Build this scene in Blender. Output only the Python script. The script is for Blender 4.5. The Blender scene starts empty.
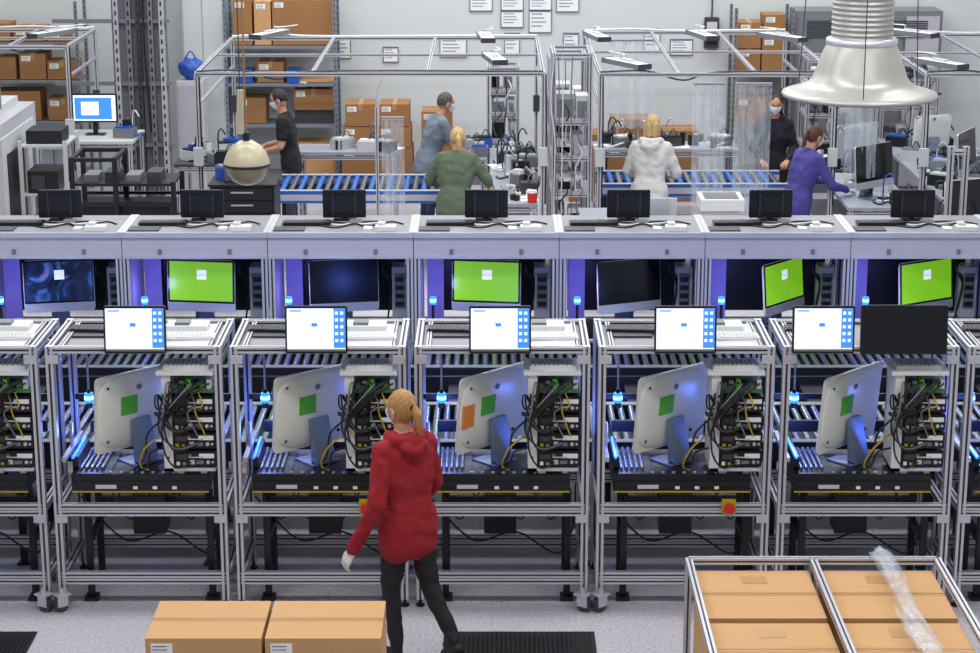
import bpy, math, random
import numpy as np
from mathutils import Vector, Matrix, Euler, noise
random.seed(4)
scene = bpy.context.scene
R = math.radians

# ------------------------------------------------------------------ materials
def lin(hx):
    hx = hx.lstrip('#')
    o = []
    for i in (0, 2, 4):
        c = int(hx[i:i+2], 16)/255
        o.append(c/12.92 if c <= .04045 else ((c+.055)/1.055)**2.4)
    return tuple(o)+(1,)

def mat(name, hx, rough=.5, metal=0, var=.07, scale=6, bump=0, bscale=40, emit=0, alpha=1, stretch=None, spec=None):
    m = bpy.data.materials.new(name); m.use_nodes = True
    nt = m.node_tree; b = nt.nodes['Principled BSDF']
    c = lin(hx)
    tc = nt.nodes.new('ShaderNodeTexCoord')
    src = tc.outputs['Object']
    if stretch:
        mp = nt.nodes.new('ShaderNodeMapping'); mp.inputs['Scale'].default_value = stretch
        nt.links.new(src, mp.inputs['Vector']); src = mp.outputs['Vector']
    nz = nt.nodes.new('ShaderNodeTexNoise'); nz.inputs['Scale'].default_value = scale; nz.inputs['Detail'].default_value = 4
    nt.links.new(src, nz.inputs['Vector'])
    mx = nt.nodes.new('ShaderNodeMix'); mx.data_type = 'RGBA'
    mx.inputs[6].default_value = tuple(x*(1-var) for x in c[:3])+(1,)
    mx.inputs[7].default_value = tuple(min(1, x*(1+var)) for x in c[:3])+(1,)
    nt.links.new(nz.outputs['Fac'], mx.inputs[0]); nt.links.new(mx.outputs[2], b.inputs['Base Color'])
    b.inputs['Roughness'].default_value = rough; b.inputs['Metallic'].default_value = metal
    if spec is not None: b.inputs['Specular IOR Level'].default_value = spec
    if bump:
        n2 = nt.nodes.new('ShaderNodeTexNoise'); n2.inputs['Scale'].default_value = bscale
        nt.links.new(src, n2.inputs['Vector'])
        bp = nt.nodes.new('ShaderNodeBump'); bp.inputs['Strength'].default_value = bump; bp.inputs['Distance'].default_value = .02
        nt.links.new(n2.outputs['Fac'], bp.inputs['Height']); nt.links.new(bp.outputs['Normal'], b.inputs['Normal'])
    if emit:
        b.inputs['Emission Color'].default_value = c; b.inputs['Emission Strength'].default_value = emit
    if alpha < 1: b.inputs['Alpha'].default_value = alpha
    return m

ALU = mat('aluminium_profile', '#c3c3c9', .36, .3, .05)
ALUD = mat('aluminium_slot_shade', '#3d3d43', .6, .2)  # darker copy of the aluminium, groove shade put into the colour
PANEL = mat('grey_panel', '#aeadb4', .5)
TOPP = mat('rack_top_panel', '#85848c', .5, 0, .12, 4)
BEAM = mat('lavender_beam', '#b8b4c1', .45)
WHITE = mat('white_plastic', '#dcdcda', .4)
OFFW = mat('offwhite_plastic', '#bfc1c1', .4)
BLACK = mat('black_plastic', '#0e0f13', .4)
BLK2 = mat('dark_steel', '#1a1c22', .45, .2)
DGREY = mat('dark_grey', '#36383e', .5)
MGREY = mat('mid_grey', '#717378', .5)
STEEL = mat('roller_steel', '#8f95a0', .27, .8, .08)
STEELG = mat('roller_steel_green_reflection', '#7f958c', .27, .8, .08)  # green reflection of the screens tinted into the steel colour
STEELV = mat('roller_steel_violet_reflection', '#7a7aa6', .27, .8, .08)  # same steel, with violet screen reflections put into the colour
SILVER = mat('silver', '#c4c7cc', .3, .5)
GALV = mat('galvanised_duct', '#a3a19c', .4, .45, .12, 3)
GALVW = mat('hood_enamel', '#aeaba5', .36, .3, .06, 3)
YEL = mat('yellow_stripe', '#b89c1c', .5)
RED = mat('red_button', '#c8281c', .4)
ORANGE = mat('orange_label', '#e08a3c', .6)
GREEN = mat('green_label', '#55b436', .6)
PCB = mat('pcb_green', '#4f8a4c', .5, 0, .3, 60)
BLUE = mat('blue_plastic', '#2050a8', .4)
BLUER = mat('blue_rail', '#2463bc', .4, .1)
CARD = mat('cardboard', '#bd9262', .8, 0, .07, 3, .1, 30, stretch=(1, 8, 1))
CARDD = mat('cardboard_brown', '#94693f', .8, 0, .1, 3)
TAPE = mat('packing_tape', '#af8553', .35)
PAPER = mat('paper', '#e4e4e2', .7)
PRINT = mat('print_ink', '#8c9aa8', .7)
WALL = mat('wall_paint', '#c6cacb', .7, 0, .03, 1)
AIOBACK = mat('computer_back', '#e2e4da', .25, .0, .04, 3)
STAND = mat('stand_bluegrey', '#75839c', .35, .4)
RUB = mat('rubber', '#1b1b1e', .8)
LEDB = mat('blue_led', '#1f6bff', .3, emit=3.2)
LEDC = mat('blue_led_core', '#9fd0ff', .3, emit=2)
LEDW = mat('lamp_white', '#f6f8ff', .3, emit=1.6)
SCRW = mat('screen_white', '#dfe9f4', .3, emit=.75)
SCRB = mat('screen_blue', '#3f86d8', .3, emit=.7)
SCRG = mat('screen_green', '#7fc420', .3, emit=.6)
SCRK = mat('screen_off', '#0a0c12', .15)
VIOL = mat('violet_lit_panel', '#8a84cc', .5, emit=.08)  # white side panel, its violet lighting painted as colour and faint glow
TOPG = mat('bench_top', '#9295a0', .5)
CREAM = mat('cream_enamel', '#b5ab8c', .35, .1)
GLASSD = mat('amber_glass', '#857b60', .2, .1)
def wallpaper():
    m = bpy.data.materials.new('screen_wallpaper'); m.use_nodes = True
    nt = m.node_tree; b = nt.nodes['Principled BSDF']
    tc = nt.nodes.new('ShaderNodeTexCoord'); nz = nt.nodes.new('ShaderNodeTexNoise'); nz.inputs['Scale'].default_value = 3.2; nz.inputs['Detail'].default_value = 2; nz.inputs['Distortion'].default_value = 2.5
    cr = nt.nodes.new('ShaderNodeValToRGB'); e = cr.color_ramp.elements
    e[0].position = .38; e[0].color = lin('#0a1020'); e[1].position = .75; e[1].color = lin('#8a6f9a')
    q = e.new(.52); q.color = lin('#14264c'); q = e.new(.62); q.color = lin('#3460a4')
    nt.links.new(tc.outputs['Object'], nz.inputs['Vector']); nt.links.new(nz.outputs['Fac'], cr.inputs[0])
    nt.links.new(cr.outputs[0], b.inputs['Base Color']); nt.links.new(cr.outputs[0], b.inputs['Emission Color'])
    b.inputs['Emission Strength'].default_value = .6; b.inputs['Roughness'].default_value = .2
    return m
SCRN = wallpaper()
def film(name, a):
    m = bpy.data.materials.new(name); m.use_nodes = True
    nt = m.node_tree; b = nt.nodes['Principled BSDF']
    b.inputs['Base Color'].default_value = (.72, .78, .86, 1); b.inputs['Roughness'].default_value = .12
    nz = nt.nodes.new('ShaderNodeTexNoise'); nz.inputs['Scale'].default_value = 4; nz.inputs['Distortion'].default_value = 1
    tc = nt.nodes.new('ShaderNodeTexCoord'); mp = nt.nodes.new('ShaderNodeMapping'); mp.inputs['Scale'].default_value = (2, 2, .5)
    nt.links.new(tc.outputs['Object'], mp.inputs[0]); nt.links.new(mp.outputs[0], nz.inputs['Vector'])
    cr = nt.nodes.new('ShaderNodeMapRange'); cr.inputs['From Min'].default_value = .3; cr.inputs['From Max'].default_value = .7
    cr.inputs['To Min'].default_value = a*.6; cr.inputs['To Max'].default_value = a*1.5
    nt.links.new(nz.outputs['Fac'], cr.inputs['Value']); nt.links.new(cr.outputs[0], b.inputs['Alpha'])
    bp = nt.nodes.new('ShaderNodeBump'); bp.inputs['Strength'].default_value = .4; bp.inputs['Distance'].default_value = .03
    nt.links.new(nz.outputs['Fac'], bp.inputs['Height']); nt.links.new(bp.outputs[0], b.inputs['Normal'])
    return m
FILM = film('clear_film', .33)
FILM2 = film('clear_film_thick', .24)

def floor_mat():
    m = bpy.data.materials.new('terrazzo_floor'); m.use_nodes = True
    nt = m.node_tree; b = nt.nodes['Principled BSDF']
    tc = nt.nodes.new('ShaderNodeTexCoord')
    n1 = nt.nodes.new('ShaderNodeTexNoise'); n1.inputs['Scale'].default_value = 45; n1.inputs['Detail'].default_value = 3
    nt.links.new(tc.outputs['Object'], n1.inputs['Vector'])
    r = nt.nodes.new('ShaderNodeValToRGB')
    r.color_ramp.elements[0].position = .3; r.color_ramp.elements[0].color = lin('#a09ba3')
    r.color_ramp.elements[1].position = .6; r.color_ramp.elements[1].color = lin('#c2bdc5')
    nt.links.new(n1.outputs['Fac'], r.inputs[0]); nt.links.new(r.outputs[0], b.inputs['Base Color'])
    b.inputs['Roughness'].default_value = .35
    return m
FLOOR = floor_mat()

# ------------------------------------------------------------------ mesh builder
class MB:
    def __init__(s):
        s.v = []; s.f = []; s.m = []; s.sm = []; s.mats = []; s.M = Matrix()
    def mi(s, m):
        if m not in s.mats: s.mats.append(m)
        return s.mats.index(m)
    def add(s, vs, fs, m, smooth=False):
        o = len(s.v); s.v += [tuple(s.M @ Vector(v)) for v in vs]
        i = s.mi(m) if not isinstance(m, list) else None
        for k, f in enumerate(fs):
            s.f.append([o+j for j in f]); s.m.append(i if i is not None else s.mi(m[k])); s.sm.append(smooth)
    def box(s, x0, x1, y0, y1, z0, z1, m):
        s.add([(x0,y0,z0),(x1,y0,z0),(x1,y1,z0),(x0,y1,z0),(x0,y0,z1),(x1,y0,z1),(x1,y1,z1),(x0,y1,z1)],
              [(0,3,2,1),(4,5,6,7),(0,1,5,4),(1,2,6,5),(2,3,7,6),(3,0,4,7)], m)
    def cbox(s, c, d, m, rot=(0,0,0)):
        old = s.M; s.M = old @ Matrix.Translation(c) @ Euler([R(a) for a in rot]).to_matrix().to_4x4()
        s.box(-d[0]/2,d[0]/2,-d[1]/2,d[1]/2,-d[2]/2,d[2]/2,m); s.M = old
    def frame(s, p0, p1):
        p0 = Vector(p0); p1 = Vector(p1); d = (p1-p0).normalized()
        up = Vector((0,0,1)) if abs(d.z) < .9 else Vector((0,1,0))
        a = d.cross(up).normalized(); return p0, p1, a, a.cross(d)*-1
    def cyl(s, p0, p1, r, m, n=14, r1=None, smooth=True):
        p0,p1,a,b = s.frame(p0,p1); r1 = r if r1 is None else r1
        vs = []
        for p,q in ((p0,r),(p1,r1)):
            for i in range(n):
                t = 2*math.pi*i/n; vs.append(p+a*math.cos(t)*q+b*math.sin(t)*q)
        s.add(vs, [(i,(i+1)%n,n+(i+1)%n,n+i) for i in range(n)], m, smooth)
        s.add(vs, [tuple(range(n))[::-1], tuple(range(n,2*n))], m, False)
    def prof(s, p0, p1, w=.045, m=None):
        m = m or ALU
        a = w/2; g = .13*w; d = .14*w
        P = [(-a,-a),(-g,-a),(-g,-a+d),(g,-a+d),(g,-a),(a,-a),(a,-g),(a-d,-g),(a-d,g),(a,g),(a,a),(g,a),(g,a-d),(-g,a-d),(-g,a),(-a,a),(-a,g),(-a+d,g),(-a+d,-g),(-a,-g)]
        p0,p1,x,y = s.frame(p0,p1); n = 20
        vs = [p+x*u+y*v for p in (p0,p1) for u,v in P]
        ms = [ALUD if i%5 in (1,2,3) else m for i in range(n)]
        s.add(vs, [(i,(i+1)%n,n+(i+1)%n,n+i) for i in range(n)], ms)
        s.add(vs, [tuple(range(n))[::-1], tuple(range(n,2*n))], m)
    def tube(s, pts, r, m, n=7, sub=6):
        pts = [Vector(p) for p in pts]
        P = [pts[0]]+pts+[pts[-1]]; C = []
        for i in range(1, len(P)-2):
            for k in range(sub):
                t = k/sub; a,b,c,d = P[i-1:i+3]
                C.append(.5*((2*b)+(c-a)*t+(2*a-5*b+4*c-d)*t*t+(3*b-a-3*c+d)*t**3))
        C.append(pts[-1]); vs = []; x = None
        for i,p in enumerate(C):
            d = (C[min(i+1,len(C)-1)]-C[max(i-1,0)]).normalized()
            if x is None: x = d.orthogonal().normalized()
            x = (x-d*x.dot(d)); x = x.normalized() if x.length > 1e-6 else d.orthogonal().normalized()
            y = d.cross(x)
            for j in range(n):
                t = 2*math.pi*j/n; vs.append(p+x*math.cos(t)*r+y*math.sin(t)*r)
        fs = [(i*n+j,i*n+(j+1)%n,(i+1)*n+(j+1)%n,(i+1)*n+j) for i in range(len(C)-1) for j in range(n)]
        s.add(vs, fs, m, True); L = (len(C)-1)*n
        s.add(vs, [tuple(range(n))[::-1], tuple(range(L,L+n))], m)
    def lathe(s, pr, m, c=(0,0,0), n=40, smooth=True):
        vs = []
        for r,z in pr:
            for i in range(n):
                t = 2*math.pi*i/n; vs.append((c[0]+r*math.cos(t), c[1]+r*math.sin(t), c[2]+z))
        s.add(vs, [(k*n+i,k*n+(i+1)%n,(k+1)*n+(i+1)%n,(k+1)*n+i) for k in range(len(pr)-1) for i in range(n)], m, smooth)
    def ell(s, c, r, m, nu=20, nv=12, fn=None):
        if not hasattr(r, '__len__'): r = (r,r,r)
        vs = []; 
        for j in range(nv+1):
            ph = -math.pi/2+math.pi*j/nv
            if j in (0,nv):
                d = Vector((0,0,-1 if j == 0 else 1)); L = [d]
            else: L = [Vector((math.cos(ph)*math.cos(2*math.pi*i/nu), math.cos(ph)*math.sin(2*math.pi*i/nu), math.sin(ph))) for i in range(nu)]
            for d in L:
                p = Vector((d.x*r[0],d.y*r[1],d.z*r[2]))
                if fn: p = fn(d,p)
                vs.append(p+Vector(c))
        fs = []; top = len(vs)-1
        for i in range(nu):
            k = (i+1)%nu
            fs.append((0,1+k,1+i)); fs.append((top,top-nu+i,top-nu+k))
            for j in range(nv-2):
                a = 1+j*nu; fs.append((a+i,a+k,a+nu+k,a+nu+i))
        s.add(vs, fs, m, True)
    def rcone(s, p0, p1, r0, r1, m, n=14, h=4):
        p0 = Vector(p0); p1 = Vector(p1)
        if (p1-p0).length < 1e-5: p1 = p0+Vector((0,0,1e-4))
        p0,p1,a,b = s.frame(p0,p1); d = (p1-p0).normalized(); vs = [p0-d*r0]; rings = 0
        for k in range(1,h+1):
            t = math.pi/2*k/h; c = p0-d*r0*math.cos(t); q = r0*math.sin(t); rings += 1
            vs += [c+a*q*math.cos(2*math.pi*i/n)+b*q*math.sin(2*math.pi*i/n) for i in range(n)]
        for k in range(h):
            t = math.pi/2*k/h; c = p1+d*r1*math.sin(t); q = r1*math.cos(t); rings += 1
            vs += [c+a*q*math.cos(2*math.pi*i/n)+b*q*math.sin(2*math.pi*i/n) for i in range(n)]
        vs.append(p1+d*r1); top = len(vs)-1; fs = []
        for i in range(n):
            k = (i+1)%n; fs.append((0,1+k,1+i)); fs.append((top,top-n+i,top-n+k))
            for j in range(rings-1):
                q = 1+j*n; fs.append((q+i,q+k,q+n+k,q+n+i))
        s.add(vs, fs, m, True)
    def slab(s, w, h, t, r, m, c=(0,0,0), n=5):
        P = []
        for cx,cz,a0 in ((w/2-r,h/2-r,0),(-w/2+r,h/2-r,90),(-w/2+r,-h/2+r,180),(w/2-r,-h/2+r,270)):
            for k in range(n+1):
                a = R(a0+90*k/n); P.append((cx+r*math.cos(a), cz+r*math.sin(a)))
        N = len(P); c = Vector(c)
        vs = [Vector((x,y,z))+c for y in (-t/2,t/2) for x,z in P]
        s.add(vs, [tuple(range(N)), tuple(range(N,2*N))[::-1]]+[(i,N+i,N+(i+1)%N,(i+1)%N) for i in range(N)], m)
    def mesh(s, name):
        me = bpy.data.meshes.new(name); me.from_pydata([tuple(v) for v in s.v], [], s.f)
        for m in s.mats: me.materials.append(m)
        me.polygons.foreach_set('material_index', s.m); me.polygons.foreach_set('use_smooth', s.sm)
        me.update(); return me
    def build(s, name, loc=(0,0,0), rz=0, bevel=0, parent=None):
        return inst(s.mesh(name), name, loc, rz, bevel, parent)
def inst(me, name, loc=(0,0,0), rz=0, bevel=0, parent=None):
    o = bpy.data.objects.new(name, me); scene.collection.objects.link(o)
    o.location = loc; o.rotation_euler = (0,0,R(rz))
    if bevel:
        b = o.modifiers.new('bevel','BEVEL'); b.width = bevel; b.segments = 2; b.limit_method = 'ANGLE'; b.angle_limit = R(50)
    if parent: o.parent = parent
    return o

# ------------------------------------------------------------------ room shell
def quadbox(name, x0,x1,y0,y1,z0,z1,m):
    b = MB(); b.box(x0,x1,y0,y1,z0,z1,m); return b.build(name)
quadbox('floor', -9,9,-3,27.6,-.1,0,FLOOR)
quadbox('wall_back', -9,9,27.5,27.7,0,7.5,WALL)
quadbox('wall_left', -9.2,-9,-3,27.7,0,7.5,WALL)
quadbox('wall_right', 9,9.2,-3,27.7,0,7.5,WALL)
quadbox('baseboard_back', -9,9,27.47,27.5,0,.12,MGREY)

# ------------------------------------------------------------------ front stations
YF = 12.65; XF = [.08+1.2*(k-3) for k in range(0,7)]
def front_frame():
    b = MB(); X = .548
    for x in (-X,X):
        for y in (0,.68): b.prof((x,y,.05),(x,y,1.815),.05)
        for z in (1.79,.69,.2): b.prof((x,.02,z),(x,.66,z))
        b.prof((x*.88,.02,1.79),(x*.88,.66,1.79),.03)
        for y in (0,.68):
            b.cyl((x,y,.012),(x,y,.05),.012,BLK2,10); b.cyl((x,y,0),(x,y,.012),.03,BLK2,12)
        for z in (1.70,.60):   # corner gussets
            b.box(x-.02 if x<0 else x-.06, x+.06 if x<0 else x+.02, -.029,-.0255, z,z+.06, ALU)
    for y in (0,.68):
        b.prof((-X,y,1.79),(X,y,1.79))
        for z in (.71,.665,.225,.18): b.prof((-X,y,z),(X,y,z),.04)
    b.box(-.52,.52,.03,.655,1.77,1.785,TOPP)
    b.box(.10,.47,.06,.62,1.786,1.80,OFFW)
    b.box(.14,.42,.44,.6,1.80,1.83,WHITE); b.box(.2,.3,.46,.56,1.83,1.85,MGREY)
    b.box(-.46,-.2,.3,.6,1.786,1.80,DGREY)
    # transfer table
    b.box(-.46,.45,.035,.56,.80,.92,BLACK)
    b.box(-.46,.45,.028,.036,.794,.804,YEL)
    b.box(-.45,.44,.026,.036,.84,.872,BLK2)
    b.box(-.43,-.2,.03,.5,.921,.927,DGREY)
    for i in range(3): b.box(-.05+i*.13,-.02+i*.13,.022,.03,.82,.84,PAPER)
    b.box(-.30,-.16,.024,.03,.822,.85,OFFW)
    for i in range(6): b.cyl((-.44+i*.035,.1,.94),(-.44+i*.035,.52,.94),.012,STEEL,10)
    for i in range(7): b.cyl((-.2+i*.07,.06,.922),(-.2+i*.07,.06,.93),.012,SILVER,8)
    b.box(-.455,-.44,.06,.5,1.02,1.035,LEDB)
    for x in (-.38,.44):     # dark stands
        for y in (.12,.5):
            b.box(x-.022,x+.022,y-.02,y+.02,.03,.8,BLK2); b.box(x-.045,x+.045,y-.05,y+.05,0,.03,BLACK)
        b.box(x-.02,x+.02,.12,.5,.4,.44,BLK2)
    b.box(-.38,.44,.49,.52,.55,.6,BLK2)
    b.box(-.12,.1,.35,.55,.38,.66,BLK2)
    # slide rail and actuator
    b.box(-.46,-.42,.1,.5,.92,1.02,BLK2); b.cyl((-.5,.3,.95),(-.5,.3,1.2),.012,SILVER)
    b.box(-.44,.46,.64,.67,1.02,1.10,BLK2); b.box(-.54,.54,.655,.675,1.25,1.29,BLACK)
    b.box(-.52,-.49,.05,.64,1.0,1.03,ALU)
    for q in range(4):
        x0 = -.4+q*.2
        b.tube([(x0,.06,.8),(x0+.05,.03,.69+.02*q),(x0+.12,.05,.6),(x0+.2,.1,.68),(x0+.26,.1,.8)],.006,BLACK)
    b.tube([(-.5,.5,.6),(-.2,.45,.3),(.1,.5,.34),(.4,.4,.22),(.52,.5,.5)],.007,BLACK)
    return b.mesh('computer_test_rack')
ME_F = front_frame()
def led():
    b = MB(); b.cyl((0,.5,1.77),(0,.5,1.36),.007,ALU,8); b.cyl((0,.5,1.24),(0,.5,1.28),.022,BLK2); b.cyl((0,.5,1.28),(0,.5,1.345),.033,LEDB,r1=.027)
    b.cyl((0,.5,1.30),(0,.5,1.325),.0335,LEDC,r1=.031)
    b.cyl((0,.5,1.345),(0,.5,1.37),.014,BLK2); return b.mesh('blue_status_beacon')
ME_LED = led()
def estop():
    b = MB(); b.box(-.045,.045,-.07,-.026,.68,.77,YEL); b.cyl((0,-.07,.725),(0,-.09,.725),.02,DGREY); b.cyl((0,-.09,.725),(0,-.115,.725),.038,RED,20,r1=.032)
    return b.mesh('emergency_stop_button')
ME_E = estop()

def modules():
    b = MB()
    b.box(.17,.23,0.0,.30,.955,1.62,WHITE); b.box(.17,.505,.28,.30,.955,1.62,OFFW); b.box(.14,.515,-.02,.31,1.62,1.645,WHITE)
    for i in range(3): b.cyl((.2,-.004,1.05+.22*i),(.2,0,1.05+.22*i),.008,DGREY,8)
    b.box(.17,.505,.0,.3,.955,.975,OFFW)
    b.box(.18,.48,.03,.2,1.645,1.67,WHITE)
    for i in range(9): b.box(.19+i*.03,.212+i*.03,.04,.19,1.67,1.677,OFFW)
    for i in range(4):
        z = .985+i*.125
        b.box(.235,.515,.01,.27,z,z+.108,BLACK)
        b.box(.24,.51,.0,.01,z+.008,z+.1,BLK2)
        b.box(.25,.32,-.006,.0,z+.055,z+.09,DGREY)
        b.box(.34,.37,-.006,0,z+.02,z+.05,SILVER); b.box(.38,.43,-.006,0,z+.022,z+.045,MGREY)
        b.cyl((.46,-.012,z+.035),(.46,0,z+.035),.012,SILVER,10); b.cyl((.49,-.012,z+.035),(.49,0,z+.035),.008,SILVER,10)
        b.box(.25,.272,-.005,0,z+.012,z+.036,YEL if i%2 else PAPER); b.box(.40,.50,-.005,0,z+.062,z+.092,PAPER); b.box(.33,.35,-.005,0,z+.07,z+.088,(PCB,YEL,PCB,RED)[i])
        b.box(.29,.31,-.005,0,z+.015,z+.03,YEL)
        b.tube([(.34,0,z+.07),(.34,-.025,z+.075),(.42,-.025,z+.075),(.42,0,z+.07)],.004,SILVER)
    b.box(.235,.505,.02,.25,1.49,1.52,PCB)
    for i in range(6): b.box(.24+i*.045,.27+i*.045,.01,.1,1.52,1.56+.012*(i%3),(PCB,MGREY,GREEN,BLK2,PCB,WHITE)[i])
    rr = random.Random(3)
    for i in range(12):
        x = .24+.022*i; z = 1.55; zz = 1.0+.125*rr.randint(0,3); e = rr.uniform(.0,.07)
        b.tube([(x,.02,z),(x-.03,-.035,z+.02-rr.random()*.04),(.23-e,-.05-rr.random()*.03,1.44-rr.random()*.1),(.20-e*.9,-.04,zz+.12),(.25,-.03,zz-.02+.03*rr.random()),(.33+rr.random()*.1,0,zz+.02)],.0062,BLACK if i%6 else MGREY)
    for i in range(4):
        x = .26+.05*i; b.tube([(x,.0,1.5),(x+.03,-.04,1.42),(x-.02,-.04,1.3+.03*i),(x+.04,-.01,1.2)],.005,(BLACK,BLACK,MGREY,YEL)[i])
    b.tube([(.17,.05,1.1),(.08,.02,1.08),(.05,.05,.98),(-.02,.08,.935)],.007,BLACK)
    b.tube([(.17,.05,1.3),(.07,-.01,1.22),(.04,.03,1.05),(-.05,.08,.935)],.007,BLACK)
    b.tube([(.17,.05,1.2),(.05,-.01,1.12),(.0,.05,.98),(.05,.08,.935)],.006,YEL)
    # support column down to table
    b.box(.24,.29,.05,.2,.921,.955,ALU); b.box(.40,.44,.05,.2,.921,.955,ALU)
    return b.mesh('electronics_module_rack')
ME_MOD = modules()

def monitor_front(w=.40,h=.31,on=True,xo=0):
    b = MB(); zc = 1.945
    old = b.M; b.M = Matrix.Translation((xo,-.075,zc)) @ Matrix.Rotation(R(-6),4,'X')
    b.slab(w,h,.025,.012,BLACK); b.slab(w*.6,h*.6,.03,.02,DGREY,(0,.02,0))
    sw,sh = w*.94,h*.90
    b.box(-sw/2,sw/2,-.015,-.0125,-sh/2,sh/2,SCRW if on else SCRK)
    if on:
        b.box(sw*.30,sw/2,-.0165,-.015,-sh*.42,sh/2,SCRB)
        for i in range(5):
            for j in range(2): b.box(sw*(.325+.09*j),sw*(.375+.09*j),-.018,-.0165,sh*(.36-.16*i),sh*(.43-.16*i),SCRW)
        b.box(-sw/2,sw/2,-.0165,-.015,-sh/2,-sh*.45,MGREY)
        b.box(-sw*.08,sw*.02,-.0165,-.015,sh*.08,sh*.16,SCRB)
        b.box(-sw*.45,-sw*.25,-.0165,-.015,sh*.43,sh*.46,SCRB)
    b.M = old
    b.box(xo-.03,xo+.03,-.05,.02,zc-.03,zc+.03,BLK2); b.prof((xo,.035,1.802),(xo,.035,2.0),.03); b.box(xo-.05,xo+.05,.0,.08,1.8135,1.825,DGREY)
    return b.mesh('desktop_monitor')
ME_M = monitor_front(); ME_M2 = monitor_front(xo=-.31); ME_MB = monitor_front(.56,.32,False,.21)

def keyboard(m1=WHITE,m2=OFFW):
    b = MB(); b.box(-.2,.2,-.065,.065,0,.014,m1)
    for r_ in range(5):
        for c in range(14): b.box(-.19+c*.0272,-.19+c*.0272+.023,-.055+r_*.0225,-.055+r_*.0225+.019,.014,.02,m2)
    return b.mesh('keyboard')
ME_K = keyboard(); ME_KB = keyboard(BLACK,DGREY)

def aio(scr, w=.60, h=.46, sticker=GREEN, extra=None, back=AIOBACK, gap=.12):
    b = MB(); zc = gap+h/2
    old = b.M; b.M = Matrix.Translation((0,0,zc)) @ Matrix.Rotation(R(-5),4,'X')
    b.slab(w,h,.016,.035,back)
    def half(d,p):
        p.y = max(p.y,0)
        for a_ in (0,2):
            q = abs(d[a_])
            p[a_] = (w*.485 if a_ == 0 else h*.485)*math.copysign(min(1,q**.55*1.0),d[a_])
        return p
    b.ell((0,.0075,0),(w*.47,.022,h*.46),back,32,16,half)
    b.slab(w*.985,h*.82,.004,.008,SCRK,(0,-.010,h*.08))
    b.box(-w*.465,w*.465,-.0135,-.012,-h*.29,h*.455,scr)
    b.slab(w*.985,h*.15,.004,.01,SILVER,(0,-.010,-h*.415))
    if scr in (SCRN,SCRG): b.box(-w*.06,w*.08,-.0145,-.0135,h*.12,h*.3,SCRW)
    if scr in (SCRG,): b.box(-w*.06,w*.08,-.0155,-.0145,h*.2,h*.21,SCRG)
    if sticker:
        b.cbox((w*.12,.028,h*.08),(.13,.012,.13),sticker,(0,0,0))
        if extra: b.cbox((w*.36,.022,h*.0),(.14,.014,.16),extra,(0,0,3))
    b.cyl((-.18,.02,-.19),(-.18,.03,-.19),.012,BLACK); b.cyl((.24,.012,.19),(.24,.024,.19),.009,BLACK); b.cyl((.24,.012,-.19),(.24,.024,-.19),.012,MGREY)
    b.cyl((0,.028,.16),(0,.033,.16),.02,MGREY)
    b.M = old
    zs = zc-.06
    b.add([(x,y,z) for x in (-.075,.075) for y,z in ((.035,zs),(.05,zs),(.13,.01),(.06,.01),(.055,.02),(.1,.02))],
          [(0,1,2,5,4,3)[::1],(6,9,10,11,8,7)]+[(0,6,7,1),(1,7,8,2),(2,8,9,3),(3,9,10,4),(4,10,11,5),(5,11,6,0)],STAND)
    b.box(-.11,.11,-.09,.12,0,.01,STAND)
    return b.mesh('all_in_one_computer')
ME_A = aio(SCRK,.66,.54,gap=.10); ME_A3 = aio(SCRK,.66,.54,extra=ORANGE,gap=.10)
MOX = {1:.03,2:0,3:-.015,4:-.02,5:-.02}
for k,x in enumerate(XF):
    inst(ME_F,'computer_test_rack',(x,YF,0),0,.0025)
    inst(ME_MOD,'electronics_module_rack',(x,YF,0))
    inst(ME_LED,'blue_status_beacon',(x-.41,YF,0))
    inst(ME_M2 if k == 5 else ME_M,'desktop_monitor',(x+MOX.get(k,0),YF,0))
    if k == 5: inst(ME_MB,'desktop_monitor',(x-.02,YF,0))
    inst(ME_A3 if k == 3 else ME_A,'all_in_one_computer',(x-.06,YF+.34,.921),-138+[0,2,-3,3,-2,3,0][k])
    inst(ME_K,'keyboard',(x+.30,YF+.25,1.801),3)
    inst(ME_KB,'keyboard',(x-.3,YF+.45,1.801),-4)
    if k in (2,4): inst(ME_E,'emergency_stop_button',(x+.3,YF,0))
# casters
def caster():
    b = MB(); b.box(-.04,.04,-.05,.05,.115,.125,SILVER); b.cyl((0,0,.125),(0,0,.16),.015,SILVER)
    for s_ in (-1,1): b.box(s_*.028-.003,s_*.028+.003,-.045,.03,.04,.118,SILVER)
    b.cyl((-.022,-.012,.05),(.022,-.012,.05),.05,DGREY,24); b.cyl((-.03,-.012,.05),(.03,-.012,.05),.012,SILVER)
    return b.mesh('caster_wheel')
MC = caster()
for k in (0,3):
    for dx in (.55,.67): inst(MC,'caster_wheel',(XF[k]+dx-.01,YF-.09,0),60 if dx<.6 else -50)

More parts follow.
